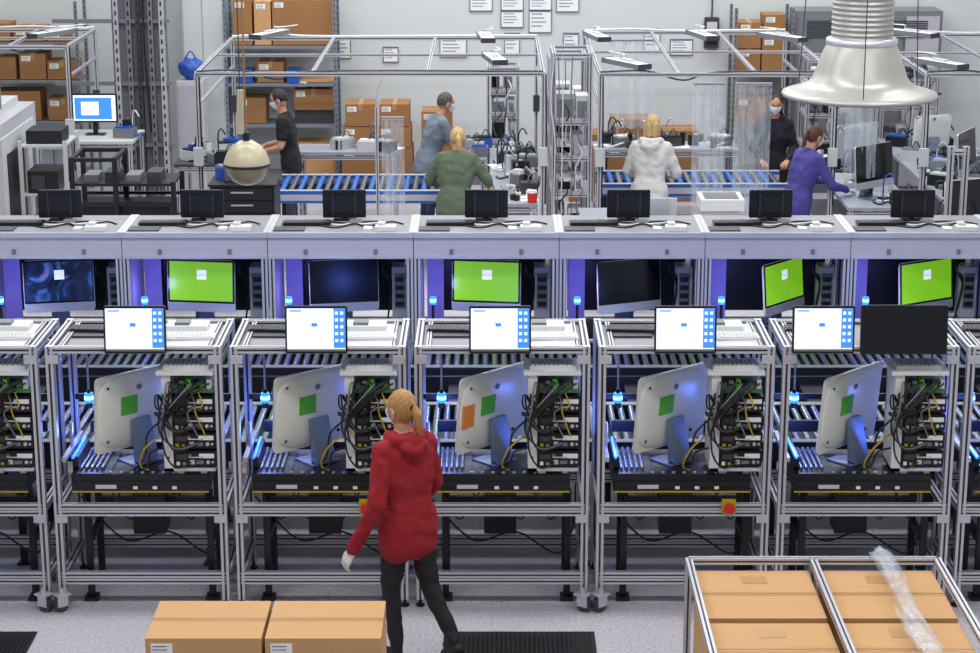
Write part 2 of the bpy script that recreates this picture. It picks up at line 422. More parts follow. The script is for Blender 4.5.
# ------------------------------------------------------------------ conveyors
def conveyor(name,x0,x1,y0,y1,z,side=BLK2,pitch=.075,r=.024,strip=None,rollers=None):
    b = MB()
    for y in (y0,y1):
        b.box(x0,x1,y-.03,y+.03,z-.13,z+.01,side); b.box(x0,x1,y-.034,y+.034,z+.01,z+.016,ALU if strip else MGREY)
        if strip: b.box(x0,x1,y-.036,y-.03,z-.1,z-.03,strip)
    n = int((x1-x0)/pitch)
    for i in range(n):
        x = x0+pitch*(i+.5); rl = (rollers or (STEEL,STEEL,STEELG,STEELV))
        b.cyl((x,y0+.03,z-.01),(x,y1-.03,z-.01),r,rl[(i//3+i*i)%len(rl)] if len(rl)>2 else rl[i%2],12)
    nl = max(2,int((x1-x0)/1.2)+1)
    for i in range(nl):
        x = x0+.08+(x1-x0-.16)*i/(nl-1)
        for y in (y0,y1): b.box(x-.025,x+.025,y-.025,y+.025,.01,z-.13,BLK2); b.box(x-.05,x+.05,y-.05,y+.05,0,.012,BLK2)
        b.box(x-.02,x+.02,y0,y1,.3,.34,BLK2)
    b.box(x0,x1,y0+.04,y1-.04,z-.12,z-.09,BLACK)
    return b.build(name)
conveyor('roller_conveyor',-4.7,4.7,13.42,14.30,.90)
conveyor('roller_conveyor',-5.1,5.1,15.22,15.95,.92)
b = MB()
for i in range(14):
    x = -4.4+i*.68
    b.box(x,x+.3,14.5,15.05,.66,.84,BLK2); b.box(x+.05,x+.2,14.46,14.5,.72,.76,LEDB if i%2 == 1 else SILVER)
b.box(-4.7,4.7,14.5,15.08,.60,.66,BLACK); b.box(-4.7,4.7,14.46,14.5,.5,.80,BLK2); b.box(-4.7,4.7,15.04,15.08,.66,.9,BLK2)
for i in range(6):
    for y in (14.55,15.05): b.box(-4.5+i*1.8-.02,-4.5+i*1.8+.02,y-.02,y+.02,0,.6,BLK2)
b.build('conveyor_drive_line')

# ------------------------------------------------------------------ rear stations
YB = 16.10; XB = [-.03+1.19*k for k in range(-4,5)]
def back_frame():
    b = MB(); X = .565
    for x in (-X,X):
        b.prof((x,0,0.0),(x,0,1.6),.05); b.prof((x,.64,0.0),(x,.64,1.6),.05); b.prof((x,0,.8),(x,.64,.8))
    b.box(-.595,.595,-.03,.68,1.795,1.815,TOPP)
    b.box(-.592,.592,-.02,0,1.60,1.795,BEAM); b.box(-.592,.592,.65,.67,1.60,1.795,BEAM)
    b.box(-.592,-.572,0,.65,1.60,1.795,BEAM); b.box(.572,.592,0,.65,1.60,1.795,BEAM)
    b.box(-.592,.592,-.028,-.02,1.60,1.625,ALU); b.box(-.594,.594,-.034,-.02,1.775,1.817,ALU)
    b.box(-.594,-.56,-.03,.68,1.815,1.822,ALU); b.box(.56,.594,-.03,.68,1.815,1.822,ALU)
    b.box(-.3,-.27,-.03,-.02,1.64,1.68,MGREY); b.box(.27,.3,-.03,-.02,1.64,1.68,MGREY)
    b.box(-.545,-.53,.03,.6,.95,1.58,VIOL); b.box(-.5,-.36,.45,.47,.95,1.58,VIOL)
    b.box(.40,.53,.3,.5,1.02,1.45,OFFW); b.box(.42,.51,.29,.3,1.1,1.4,MGREY)
    for i in range(4): b.box(.43,.50,.284,.29,1.12+.07*i,1.16+.07*i,BLK2)
    b.box(-.56,.56,.05,.6,.90,.95,BLK2)
    b.box(-.5,.5,.62,.64,1.0,1.6,BLK2)
    for i in range(3): b.tube([(.35+.03*i,.3,1.6),(.33,.2,1.45),(.4,.25,1.3+.03*i),(.36,.3,1.0)],.007,BLACK)
    b.cyl((-.44,.05,1.20),(-.44,.05,1.26),.026,LEDB); b.cyl((-.44,.05,1.22),(-.44,.05,1.245),.027,LEDC); b.cyl((-.44,.05,.95),(-.44,.05,1.20),.012,BLK2)
    # clips and cables on top
    b.box(.28,.45,.05,.16,1.815,1.85,WHITE); b.box(.3,.36,.1,.2,1.85,1.87,OFFW)
    b.box(.18,.25,.08,.18,1.815,1.83,WHITE); b.box(.05,.15,.3,.42,1.815,1.84,MGREY)
    b.box(-.55,-.3,.04,.2,1.815,1.825,DGREY)
    for q in range(3): b.tube([(-.25,.3+.08*q,1.822),(-.05,.16+.1*q,1.822),(.1,.3,1.826),(.2,.2+.1*q,1.822),(.4,.4,1.822),(.5,.3,1.822)],.007,(BLACK,WHITE,BLACK)[q])
    return b.mesh('computer_inspection_rack')
ME_B = back_frame()
def small_mon():
    b = MB(); b.box(-.09,.09,-.06,.08,0,.012,BLK2); b.box(-.025,.025,0,.02,.012,.1,BLK2)
    b.slab(.36,.235,.028,.01,BLACK,(0,0,.135)); b.slab(.2,.14,.02,.01,BLK2,(0,-.02,.135))
    b.box(-.1,-.09,-.04,-.028,.05,.22,DGREY); b.box(.09,.1,-.04,-.028,.05,.22,DGREY)
    b.box(-.172,.172,.014,.016,.03,.24,SCRK)
    return b.mesh('small_monitor')
ME_S = small_mon()
scr = {-4:SCRG,-3:SCRN,-2:SCRG,-1:SCRK,0:SCRG,1:SCRK,2:SCRG,3:SCRG,4:SCRK}
cache = {}
for k,x in zip(range(-4,5),XB):
    inst(ME_B,'computer_inspection_rack',(x,YB,0))
    inst(ME_S,'small_monitor',(x,YB+.5,1.818),(k*7)%5-2)
    inst(ME_KB,'keyboard',(x-.3,YB+.3,1.828),2)
    s_ = scr[k]
    if s_ not in cache: cache[s_] = aio(s_,.58,.44,None,gap=.13)
    inst(cache[s_],'all_in_one_computer',(x-.0+(.1 if k in(2,3) else 0),YB+.28,.951),{2:48,3:30,1:22,0:-8,-2:-8}.get(k,10))

# ------------------------------------------------------------------ cardboard helpers
def cbx(b,x0,x1,y0,y1,z0,z1,m=None,label=True,axis=0):
    m = m or CARD
    b.box(x0,x1,y0,y1,z0,z1,m)
    e = .0015; xc = (x0+x1)/2; yc = (y0+y1)/2
    if axis == 0:
        b.box(x0-.001,x1+.001,yc-.028,yc+.028,z1,z1+e,TAPE); b.box(x0,x1,yc-.002,yc+.002,z1+e,z1+2*e,CARDD)
    else:
        b.box(xc-.028,xc+.028,y0-.001,y1+.001,z1,z1+e,TAPE); b.box(xc-.028,xc+.028,y0-e,y0,z1-.08,z1,TAPE)
    if label:
        b.box(x0+.03,x0+.15,y0-.002,y0,z1-.10,z1-.03,PAPER)
        for i in range(3): b.box(x0+.04,x0+.12,y0-.003,y0-.002,z1-.05-.02*i,z1-.045-.02*i,DGREY)

# foreground boxes on pallet
b = MB()
for i in range(5): b.box(-2.0,-.62,10.22+.13*i,10.30+.13*i,.1,.12,CARDD)
for i in range(3): b.box(-2.0+.62*i,-1.86+.62*i,10.22,10.82,0,.1,CARDD)
b.build('wooden_pallet')
for i,(x0,x1) in enumerate(((-1.90,-1.26),(-1.24,-.60))):
    for j in range(2):
        b = MB(); cbx(b,x0,x1,10.29,10.82,.121+.34*j,.121+.34*j+.339,axis=0); b.build('cardboard_box',bevel=.004)

# trolley with boxes
b = MB(); T0,T1,TY0,TY1 = 1.17,2.63,9.55,11.12
for x in (T0,(T0+T1)/2,T1):
    b.prof((x,TY0,.93),(x,TY1,.93),.04)
    for y in (TY0,TY1): b.prof((x,y,.13),(x,y,.93),.04)
for z in (.93,.2):
    for y in (TY0,TY1): b.prof((T0,y,z),(T1,y,z),.04)
b.prof((T0,TY0,.2),(T0,TY1,.2),.04); b.prof((T1,TY0,.2),(T1,TY1,.2),.04)
b.box(T0,T1,TY0,TY1,.20,.225,PANEL)
for x in (T0,T1):
    for y in (TY0,TY1): b.cyl((x-.02,y,.06),(x+.02,y,.06),.06,DGREY,20); b.box(x-.03,x+.03,y-.04,y+.04,.11,.13,SILVER)
b.build('aluminium_trolley')
for i in range(2):
    for j in range(2):
        x0 = T0+.035+i*.725; y1 = TY1-.05-j*.74
        b = MB(); 
        b.box(x0,x0+.66,y1-.70,y1,.226,.56,CARD); cbx(b,x0,x0+.66,y1-.70,y1,.561,.885-.012*j,axis=0,label=False)
        b.box(x0+.25,x0+.40,y1-.2,y1-.08,.885-.012*j,.887-.012*j,TAPE)
        b.build('cardboard_box',bevel=.004)
# plastic film sleeve over the trolley
b = MB(); vs = []; N = 40; Mx = 14
for i in range(N+1):
    for j in range(Mx+1):
        t = i/N; a = math.pi*j/Mx
        y = TY1+.03-t*1.5; rr = .045+.008*math.sin(9*t+j)+.005*math.sin(31*t+2*j)
        vs.append((2.30+t*.0+math.cos(a)*rr*1.3+.01*math.sin(8*t), y, .958+math.sin(a)*rr))
b.add(vs,[(i*(Mx+1)+j,i*(Mx+1)+j+1,(i+1)*(Mx+1)+j+1,(i+1)*(Mx+1)+j) for i in range(N) for j in range(Mx)],FILM2,True)
vs = []
for i in range(21):
    for j in range(9):
        t = i/20; u_ = j/8; vs.append((2.26+.10*u_+.02*math.sin(5*t+3*u_),TY1+.05-t*1.4,.956+.03*u_*(1-u_)*4+.012*math.sin(14*t+7*u_)))
b.add(vs,[(i*9+j,(i+1)*9+j,(i+1)*9+j+1,i*9+j+1) for i in range(20) for j in range(8)],FILM2,True)
b.build('plastic_film')
# mats
def matt(x0,x1,y0,y1):
    b = MB(); b.box(x0,x1,y0,y1,0,.008,RUB); n = int((x1-x0)/.03)
    for i in range(n): b.box(x0+.03*i+.005,x0+.03*i+.022,y0+.02,y1-.02,.008,.014,BLACK)
    b.build('anti_fatigue_mat')
matt(-.30,.68,11.3,12.20); matt(-4.4,-2.95,11.3,12.20)

# ------------------------------------------------------------------ hood and pendant
b = MB(); c = (2.70,14.7,3.14)
pr = [(.52,-.005),(.555,.0),(.565,.015),(.56,.03),(.50,.05),(.43,.072),(.38,.095),(.345,.135),(.325,.19),(.30,.26),(.275,.33),(.25,.38),(.24,.40)]
b.lathe(pr,GALVW,c,64); b.lathe([(.52,-.005),(.40,.05),(.32,.13),(.27,.26),(.235,.38)],GALV,c,56)
b.lathe([(.248,.375),(.258,.39),(.258,.42),(.24,.43)],SILVER,c,48)
z = .43
sp = []
while z < 3.2:
    sp += [(.220,z),(.220,z+.026),(.2245,z+.029),(.2245,z+.034),(.220,z+.037)]; z += .037
b.lathe([(.24,.43)]+sp,GALV,c,48)
b.lathe([(.228,.78),(.234,.79),(.234,.83),(.228,.84)],GALVW,c,48)
b.cyl((c[0]+.56,c[1],c[2]+.02),(c[0]+.60,c[1],c[2]+.02),.012,DGREY)
for i in range(3):
    a = 2*math.pi*i/3+.4; b.cyl((c[0]+.5*math.cos(a),c[1]+.5*math.sin(a),c[2]+.05),(c[0]+.35*math.cos(a),c[1]+.35*math.sin(a),c[2]+3),.004,DGREY,6)
b.build('extraction_hood')
b = MB(); c = (-2.05,16.8,2.26)
b.lathe([(0.0,.195),(.06,.19),(.12,.15),(.165,.09),(.192,.02),(.195,0)],CREAM,c); b.lathe([(.195,0),(.2,-.005),(.2,-.02),(.19,-.025)],BLK2,c)
b.lathe([(.19,-.02),(.175,-.08),(.13,-.145),(.07,-.18),(0.0,-.19)],GLASSD,c)
b.cyl((c[0],c[1],c[2]+.19),(c[0],c[1],c[2]+.26),.03,BLK2); b.cyl((c[0],c[1],c[2]+.26),(c[0],c[1],c[2]+3.5),.008,CARDD,8)
b.cyl((c[0]-.04,c[1],c[2]+.45),(c[0]-.04,c[1],c[2]+3.5),.005,DGREY,8); b.cyl((c[0]-.045,c[1],c[2]+.25),(c[0]-.035,c[1],c[2]+.62),.035,CREAM,14,r1=.03)
b.build('pendant_lamp')

# ------------------------------------------------------------------ far zone
SHM = mat('shelf_bluegrey','#7c8693',.4,.3)
def shelf(name,x0,x1,y0,y1,levels,top,m=MGREY):
    b = MB()
    for x in (x0,x1):
        for y in (y0,y1):
            b.box(x-.02,x+.02,y-.02,y+.02,0,top,m)
            for i in range(int(top/.08)): b.box(x-.006,x+.006,y-.022,y-.02,.04+.08*i,.07+.08*i,BLK2)
    for z in levels: b.box(x0+.02,x1-.02,y0,y1,z-.03,z,m)
    return b.build(name)
shelf('storage_shelf',-3.5,-2.05,26.75,27.35,[.25,.95,1.5,2.0],2.9,SHM)
def cb(x0,x1,y0,y1,z0,z1,m=None):
    b = MB(); cbx(b,x0,x1,y0,y1,z0,z1,m,True,random.choice((0,1))); b.build('cardboard_box')
for q in ((-3.4,-3.15,2.01,2.6),(-3.12,-2.9,2.01,2.58),(-2.88,-2.1,2.01,2.6),(-3.1,-2.75,1.51,1.78),(-2.6,-2.1,1.51,1.55),(-2.62,-2.1,1.14,1.42),
          (-3.4,-3.0,.96,1.3),(-2.6,-2.1,.26,.7)):
    cb(q[0],q[1],26.85,27.25,q[2]+.001,q[3],CARDD if random.random()<.7 else CARD)
for xx in (-2.70,-3.32):
    b = MB(); b.box(xx,xx+.16,26.8,27.1,1.51,1.68,BLUE); b.box(xx+.02,xx+.14,26.79,26.8,1.6,1.64,PAPER); b.build('blue_storage_bin')
b = MB(); b.box(-2.62,-2.1,26.9,27.2,.951,1.139,DGREY); b.build('equipment_case')
for q in ((-1.95,-1.5,.0,.36),(-1.48,-1.02,.0,.36),(-1.95,-1.5,.37,.72),(-1.48,-1.02,.37,.72),(-1.93,-1.52,.73,1.0),(-1.46,-1.04,.73,1.0),(-1.9,-1.5,1.01,1.3),(-1.45,-1.06,1.01,1.3),
          (1.05,1.5,0,.35),(1.05,1.5,.36,.9),(1.55,2.15,0,.35),(1.55,2.15,.36,.7),(1.6,2.1,.71,1.1),(2.2,2.75,0,.4),(2.2,2.75,.41,.95),(-2.4,-2.0,0,.3),(-.9,-.5,0,.5),(-.9,-.5,.51,1.2)):
    cb(q[0],q[1],26.3,26.8,q[2],q[3],CARDD)
# right: cabinets and boxes
shelf('storage_shelf',3.25,4.0,26.8,27.35,[.3,.95,1.65],2.5)
for q in ((3.3,3.6,1.66,1.95),(3.62,3.95,1.66,2.1),(3.3,3.6,1.96,2.3),(3.3,3.9,.96,1.3),(3.63,3.92,2.11,2.4)): cb(q[0],q[1],26.9,27.3,q[2],q[3],CARDD)
b = MB(); b.box(4.05,6.0,26.9,27.45,0,2.45,MGREY)
for i in range(4): b.box(4.08+.48*i,4.52+.48*i,26.88,26.9,.1,2.38,PANEL if i%2 else MGREY); b.box(4.46+.48*i,4.48+.48*i,26.86,26.88,1.2,1.35,BLK2)
for i in range(8): b.box(4.2,5.8,26.87,26.88,2.1+.03*i,2.115+.03*i,DGREY)
b.build('electrical_cabinet')
b = MB(); b.slab(.2,.42,.05,.02,DGREY,(3.0,27.44,2.1)); b.box(2.93,3.07,27.40,27.415,2.1,2.25,OFFW); b.box(2.93,3.07,27.40,27.415,1.95,2.05,BLACK); b.tube([(3.0,27.45,2.3),(3.0,27.45,2.6),(3.0,27.45,3.2)],.012,DGREY); b.build('wall_control_box')
# left: shelves, columns
shelf('storage_shelf',-6.9,-5.45,26.7,27.3,[.3,1.0,1.55,2.05],2.6,MGREY)
for q in ((-6.8,-6.35,2.06,2.3),(-6.3,-5.9,2.06,2.25),(-6.8,-6.3,1.56,1.85),(-6.25,-5.9,1.56,1.9),(-5.88,-5.5,1.56,1.8),(-5.85,-5.6,2.06,2.2),(-6.7,-6.0,1.01,1.4),(-5.9,-5.5,1.01,1.3)):
    cb(q[0],q[1],26.8,27.2,q[2]+.001,q[3],CARDD)
b = MB()
for i,x in enumerate((-4.78,-4.62,-4.5,-4.34,-4.2)):
    b.box(x-.03,x+.03,25.9,26.0,0,4.2,PANEL if i in (0,4) else MGREY if i%2 else DGREY)
    for j in range(30): b.box(x-.01,x+.01,25.895,25.9,.1+.12*j,.16+.12*j,BLK2)
b.box(-4.85,-4.15,26.0,26.06,0,4.2,MGREY)
for z in (.8,1.6,2.4): b.box(-5.6,-4.1,25.93,25.97,z,z+.05,MGREY)
b.tube([(-4.4,25.88,3.5),(-4.42,25.86,2.2),(-4.38,25.87,1.0)],.015,BLK2)
b.build('cable_riser_column')
b = MB(); b.box(-4.1,-3.55,27.0,27.45,0,2.9,OFFW); b.box(-4.08,-3.84,26.985,27.0,.1,2.85,WALL); b.box(-3.82,-3.57,26.985,27.0,.1,2.85,WALL); b.box(-3.86,-3.85,26.97,26.985,1.2,1.4,BLK2)
b.build('tall_locker')
b = MB(); b.box(-4.1,-3.75,26.3,26.7,0,1.6,OFFW); b.box(-4.08,-3.77,26.29,26.3,.1,1.55,PANEL); b.box(-3.82,-3.8,26.27,26.29,.9,1.05,BLK2); b.build('white_cabinet')
b = MB(); b.ell((0,0,.14),(.17,.14,.14),BLUE,fn=lambda d,p:p*(1+.12*math.sin(7*d.x+5*d.y+4*d.z))); b.tube([(-.1,0,.2),(0,0,.37),(.1,0,.2)],.01,BLUE); b.build('blue_bag',(-3.93,26.5,1.6))

def bench(name,x0,x1,y0,y1,z,top=TOPG,leg=ALU):
    b = MB(); b.box(x0,x1,y0,y1,z-.035,z,top)
    for x in (x0+.04,x1-.04):
        for y in (y0+.04,y1-.04): b.prof((x,y,0),(x,y,z-.035),.045,leg)
        b.prof((x,y0,.25),(x,y1,.25),.04,leg)
    b.prof((x0,y0+.04,z-.08),(x1,y0+.04,z-.08),.04,leg); b.box(x0+.05,x1-.05,y0+.1,y1-.1,.3,.32,MGREY)
    return b.build(name)
def clutter(name,x0,x1,y0,y1,z,n,seed,cols):
    r_ = random.Random(seed); b = MB()
    for i in range(n):
        x = r_.uniform(x0,x1); y = r_.uniform(y0,y1); m = r_.choice(cols); t = r_.random(); a = r_.uniform(-40,40)
        if t < .35:
            h = r_.uniform(.03,.22); b.cbox((x,y,z+h/2),(r_.uniform(.05,.2),r_.uniform(.05,.2),h),m,(0,0,a)); b.cbox((x,y,z+h+.004),(.04,.05,.008),r_.choice(cols),(0,0,a))
        elif t < .5:
            h = r_.uniform(.08,.18); b.cyl((x,y,z),(x,y,z+h),.03,m,14,r1=.034); b.cyl((x,y,z+h),(x,y,z+h+.03),.012,r_.choice(cols),10)
        elif t < .62:
            b.cbox((x,y,z+.003),(.21,.29,.006),PAPER,(0,0,a)); b.cbox((x,y,z+.008),(.12,.02,.004),PRINT,(0,0,a))
        elif t < .8:
            b.tube([(x,y,z+.008),(x+.1,y+.05,z+.01),(x+.12,y-.08,z+.06),(x-.05,y-.1,z+.01),(x-.1,y+.02,z+.008)],.011,m)
            b.tube([(x,y,z),(x,y,z+.25),(x+.05,y-.08,z+.34),(x+.1,y-.1,z+.27)],.009,r_.choice(cols))
        else:
            b.cbox((x,y,z+.06),(.26,.18,.12),m,(0,0,a)); b.cbox((x,y-.0,z+.13),(.22,.14,.02),r_.choice(cols),(0,0,a)); b.tube([(x,y,z+.14),(x+.05,y,z+.22),(x+.1,y,z+.14)],.006,BLACK)
    return b.build(name)
COL = [WHITE,OFFW,MGREY,BLACK,BLUE,DGREY,SILVER,BLACK,BLK2,BLK2,SHM]
conveyor('assembly_conveyor',-2.5,-.28,22.35,23.3,.92,BLUER,.10,.03,ALU,(STEEL,BLUER))
conveyor('assembly_conveyor',1.25,3.42,22.75,23.55,.92,BLUER,.10,.03,ALU,(STEEL,BLUER))
bench('work_bench',.0,.52,21.5,25.0,.95)
clutter('bench_tools',.08,.45,21.7,24.8,.951,42,2,COL)
bench('work_bench',-2.4,-1.15,24.7,25.3,.95); clutter('bench_tools',-1.9,-1.2,24.8,25.1,.951,12,11,COL)
bench('work_bench',-.35,-.05,24.2,25.3,.95); clutter('bench_tools',-.3,-.1,24.3,25.1,.951,8,31,COL)
bench('work_bench',3.85,4.6,21.3,25.0,.95); clutter('bench_tools',3.95,4.5,21.5,24.8,.951,40,5,COL)
bench('work_bench',4.9,5.8,21.0,25.4,1.0); clutter('bench_tools',5.0,5.7,21.3,25.2,1.001,60,7,COL)
bench('work_bench',1.3,3.1,24.9,25.5,.95); clutter('bench_tools',1.4,3.0,25.0,25.4,.951,28,8,COL)
bench('work_bench',-3.75,-2.85,23.6,24.6,1.0,DGREY); clutter('bench_tools',-3.65,-3.0,23.7,24.5,1.001,18,9,COL)
bench('work_bench',-5.6,-4.4,24.6,25.5,1.1,OFFW); clutter('bench_tools',-4.6,-4.45,24.8,25.3,1.101,3,41,COL)
bench('work_bench',.95,1.9,20.6,21.3,.95)
bench('work_bench',4.3,5.6,19.0,19.8,1.05,DGREY,BLK2); clutter('bench_tools',4.4,5.5,19.1,19.7,1.051,26,17,[BLACK,BLK2,DGREY,MGREY,WHITE])
# equipment towers
def tower(name,x0,x1,y0,y1,top,levels,seed,n):
    b = MB()
    for x in (x0,x1):
        for y in (y0,y1): b.prof((x,y,0),(x,y,top),.045)
        for z in levels+[top]: b.prof((x,y0,z),(x,y1,z),.04)
    for z in levels+[top]:
        for y in (y0,y1): b.prof((x0,y,z),(x1,y,z),.04)
    for z in levels: b.box(x0-.02,x1+.02,y0,y1,z+.02,z+.035,PANEL)
    rr = random.Random(seed); cols = (WHITE,OFFW,BLK2,MGREY,DGREY,WHITE,SILVER)
    for z in levels:
        x = x0+.03
        while x < x1-.1:
            w_ = rr.uniform(.08,.2); w_ = min(w_,x1-x-.02); h = rr.uniform(.1,.3); y = y0+rr.uniform(0,.1); m = rr.choice(cols)
            b.box(x,x+w_,y,y+.3,z+.036,z+.036+h,m); b.box(x+.015,x+w_-.015,y-.006,y,z+.06,z+.03+h*.8,rr.choice((BLK2,SILVER,PAPER,SCRK,MGREY,SHM)))
            b.cyl((x+w_/2,y-.012,z+.05),(x+w_/2,y-.005,z+.05),.01,RED if rr.random()<.2 else SILVER,8)
            b.tube([(x+w_/2,y-.005,z+h*.7),(x+w_/2+.04,y-.08,z+h*.3),(x+w_*.2,y-.05,z-.1),(x+w_/2,y0,z-.25)],.008,rr.choice((BLACK,WHITE,MGREY,BLACK)))
            x += w_+rr.uniform(.01,.05)
    for i in range(n):
        x = x0+(x1-x0)*rr.random(); b.tube([(x,y0-.01,top),(x+rr.uniform(-.04,.04),y0-.03,top*.8),(x+rr.uniform(-.05,.05),y0-.04,top*.62),(x,y0-.01,levels[0]+.1)],.007,rr.choice((BLACK,MGREY,WHITE)))
    return b.build(name)
tower('test_equipment_tower',.70,1.10,22.0,22.7,2.5,[.55,.95,1.35,1.75],21,5)
tower('test_equipment_tower',.70,1.10,23.2,23.9,2.3,[.95,1.4,1.8],22,4)
tower('test_equipment_tower',-.02,.35,25.3,25.8,1.9,[.95,1.3,1.6],23,3)
tower('test_equipment_tower',5.95,6.45,22.2,23.0,1.9,[.6,1.0,1.4],24,4)
tower('test_equipment_tower',4.0,4.6,25.3,25.9,2.0,[.9,1.3,1.65],25,4)
tower('test_equipment_tower',5.0,5.7,25.6,26.1,2.0,[.9,1.35,1.7],26,5)
# left desk monitor and keyboard
b = MB(); b.slab(.58,.36,.03,.02,BLACK,(0,0,.34)); b.box(-.27,.27,-.018,-.015,.18,.5,SCRW); b.box(-.24,.22,-.02,-.018,.2,.47,SCRB); b.box(-.16,.06,-.022,-.02,.25,.42,SCRW); b.box(-.03,.03,.01,.03,.01,.25,BLK2); b.box(-.12,.12,-.06,.1,0,.012,BLK2)
b.build('desktop_monitor',(-4.95,25.1,1.101))
inst(ME_K,'keyboard',(-4.95,24.8,1.101),0)
# left big machine
b = MB(); b.box(-6.9,-5.35,21.6,23.6,.0,1.75,PANEL); b.box(-6.9,-5.4,21.58,21.6,.5,1.45,BLACK); b.box(-5.35,-5.33,21.8,23.4,.3,1.6,OFFW); b.box(-5.33,-5.32,22.0,22.8,.4,1.4,BLACK)
b.box(-6.9,-5.5,21.8,23.4,1.75,1.85,OFFW); b.box(-5.8,-5.45,21.9,22.4,1.85,2.1,MGREY); b.cyl((-5.7,22.6,1.85),(-5.7,22.6,2.2),.03,SILVER); b.box(-6.9,-5.35,21.56,21.58,1.5,1.6,DGREY)
for i in range(5): b.box(-6.6+.24*i,-6.44+.24*i,21.57,21.58,1.1,1.35,DGREY)
b.build('assembly_machine')
b = MB()
for x in (-5.25,-4.75):
    for y in (22.3,23.0): b.box(x-.02,x+.02,y-.02,y+.02,0,1.5,OFFW)
for z in (.4,.9,1.45): b.box(-5.25,-4.75,22.3,23.0,z-.025,z,OFFW)
b.box(-5.2,-4.85,22.35,22.8,.901,1.15,BLACK); b.box(-5.2,-4.8,22.4,22.8,1.451,1.6,BLK2); b.box(-5.15,-5.0,22.33,22.35,.95,1.1,DGREY); b.box(-5.2,-4.85,22.35,22.8,.401,.6,MGREY)
b.build('utility_cart')
# black steel rack
b = MB()
for x in (-4.35,-3.9,-3.3):
    for y in (20.7,21.3): b.box(x-.025,x+.025,y-.025,y+.025,0,1.6 if x<-3.5 else 1.35,BLK2)
for z in (.4,.9,1.33): b.box(-4.35,-3.3,20.7,21.3,z-.03,z,BLK2)
for y in (20.7,21.3): b.box(-4.35,-3.9,y-.02,y+.02,1.56,1.6,BLK2); b.box(-4.35,-3.3,y-.02,y+.02,1.1,1.13,BLK2)
for x in (-4.35,-3.9): b.box(x-.02,x+.02,20.7,21.3,1.56,1.6,BLK2)
for i in range(4): b.box(-4.25+.22*i,-4.1+.22*i,20.8,21.1,1.331,1.40+.03*(i%2),DGREY if i%2 else MGREY)
b.box(-4.3,-3.35,20.75,21.25,.901,1.08,BLACK); b.box(-4.3,-3.35,20.75,21.25,.401,.8,BLACK)
b.build('black_steel_rack')
b = MB(); b.box(-2.92,-2.25,20.7,21.3,.04,1.3,BLACK)
for i in range(9): b.box(-2.9,-2.27,20.685,20.7,.08+.135*i,.2+.135*i,BLK2); b.box(-2.7,-2.47,20.67,20.685,.15+.135*i,.165+.135*i,SILVER)
b.box(-2.94,-2.23,20.68,21.32,1.3,1.32,BLK2); b.box(-2.92,-2.25,20.7,21.3,0,.04,BLK2); b.build('drawer_cabinet')
clutter('bench_tools',-2.8,-2.4,20.85,21.15,1.321,6,13,COL)
# gantries
def gantry(x0,x1,y0,y1,h,mid=1):
    b = MB()
    for x in (x0,x1):
        for y in (y0,y1): b.prof((x,y,0),(x,y,h),.045)
        b.prof((x,y0,h),(x,y1,h),.04); b.prof((x,y0,h-.35),(x,y1,h-.35),.03)
    for y in (y0,y1): b.prof((x0,y,h),(x1,y,h),.045)
    b.prof((x0,(y0+y1)/2,h+.0),(x1,(y0+y1)/2,h),.03)
    for i in range(1,mid+1): x = x0+(x1-x0)*i/(mid+1); b.prof((x,y0,h),(x,y1,h),.035)
    b.tube([(x0,y1,h+.03),(x0+.6,y1,h+.05),(x0+1.2,y1,h+.03),(x1,y1,h+.04)],.012,WHITE)
    b.tube([(x0,y0,h+.03),(x0+.5,y0,h+.04),(x0+.9,y0,h-.06),(x0+1.3,y0,h+.03),(x1,y0,h+.03)],.01,DGREY)
    for x in (x0,x1): b.tube([(x+.03,y0,h),(x+.035,y0-.03,h*.7),(x+.03,y0-.03,h*.4),(x+.03,y0,.9)],.009,BLACK); b.box(x-.05,x+.05,y0-.09,y0-.03,1.3,1.5,OFFW); b.box(x-.04,x+.04,y1-.09,y1-.03,1.4,1.6,DGREY)
    b.build('aluminium_gantry')
gantry(-3.2,.58,21.95,25.15,2.3,2); gantry(1.2,3.75,21.9,25.75,2.3,2); gantry(4.75,6.6,21.9,25.5,2.3,1); gantry(-6.4,-5.0,23.9,25.6,2.35,1)
def lamp():
    b = MB(); b.box(-.08,.08,-.36,.36,0,.05,WHITE); b.box(-.055,.055,-.33,.33,-.004,0,LEDW); b.box(-.085,.085,-.37,-.36,-.005,.055,DGREY); b.box(-.085,.085,.36,.37,-.005,.055,DGREY)
    b.box(-.086,-.08,-.36,.36,-.003,.052,MGREY); b.box(.08,.086,-.36,.36,-.003,.052,MGREY)
    b.cyl((0,.1,.05),(0,.1,.12),.01,SILVER); b.tube([(0,.1,.1),(.1,.2,.1),(.1,.5,.09)],.007,WHITE); b.box(-.03,.03,-.1,.1,.05,.075,OFFW); return b.mesh('led_work_lamp')
ML = lamp()
for x,y,rz in ((-2.7,24.9,-25),(-.05,24.6,5),(.05,22.6,10),(1.3,24.7,12),(1.5,22.2,30),(2.6,24.8,15),(3.55,24.6,35),(5.2,25.0,40),(5.9,22.6,45),(-5.4,25.0,-30),(4.95,22.2,30)):
    inst(ML,'led_work_lamp',(x,y,2.36),rz)
# tall poles near rear racks
b = MB()
for x in (3.95,4.08): b.prof((x,17.1,0),(x,17.1,2.35),.05)
for z in (.9,1.7,2.3): b.prof((3.95,17.1,z),(4.08,17.1,z),.04)
b.box(3.9,4.2,17.0,17.2,0,.01,BLK2); b.build('aluminium_mast')
b = MB(); b.prof((-1.2,21.2,0),(-1.2,21.2,2.05),.035); b.tube([(-1.2,21.2,2.05),(-1.19,21.2,2.2),(-1.14,21.2,2.35)],.01,ALU); b.box(-1.3,-1.1,21.1,21.3,0,.01,BLK2); b.build('aluminium_mast')
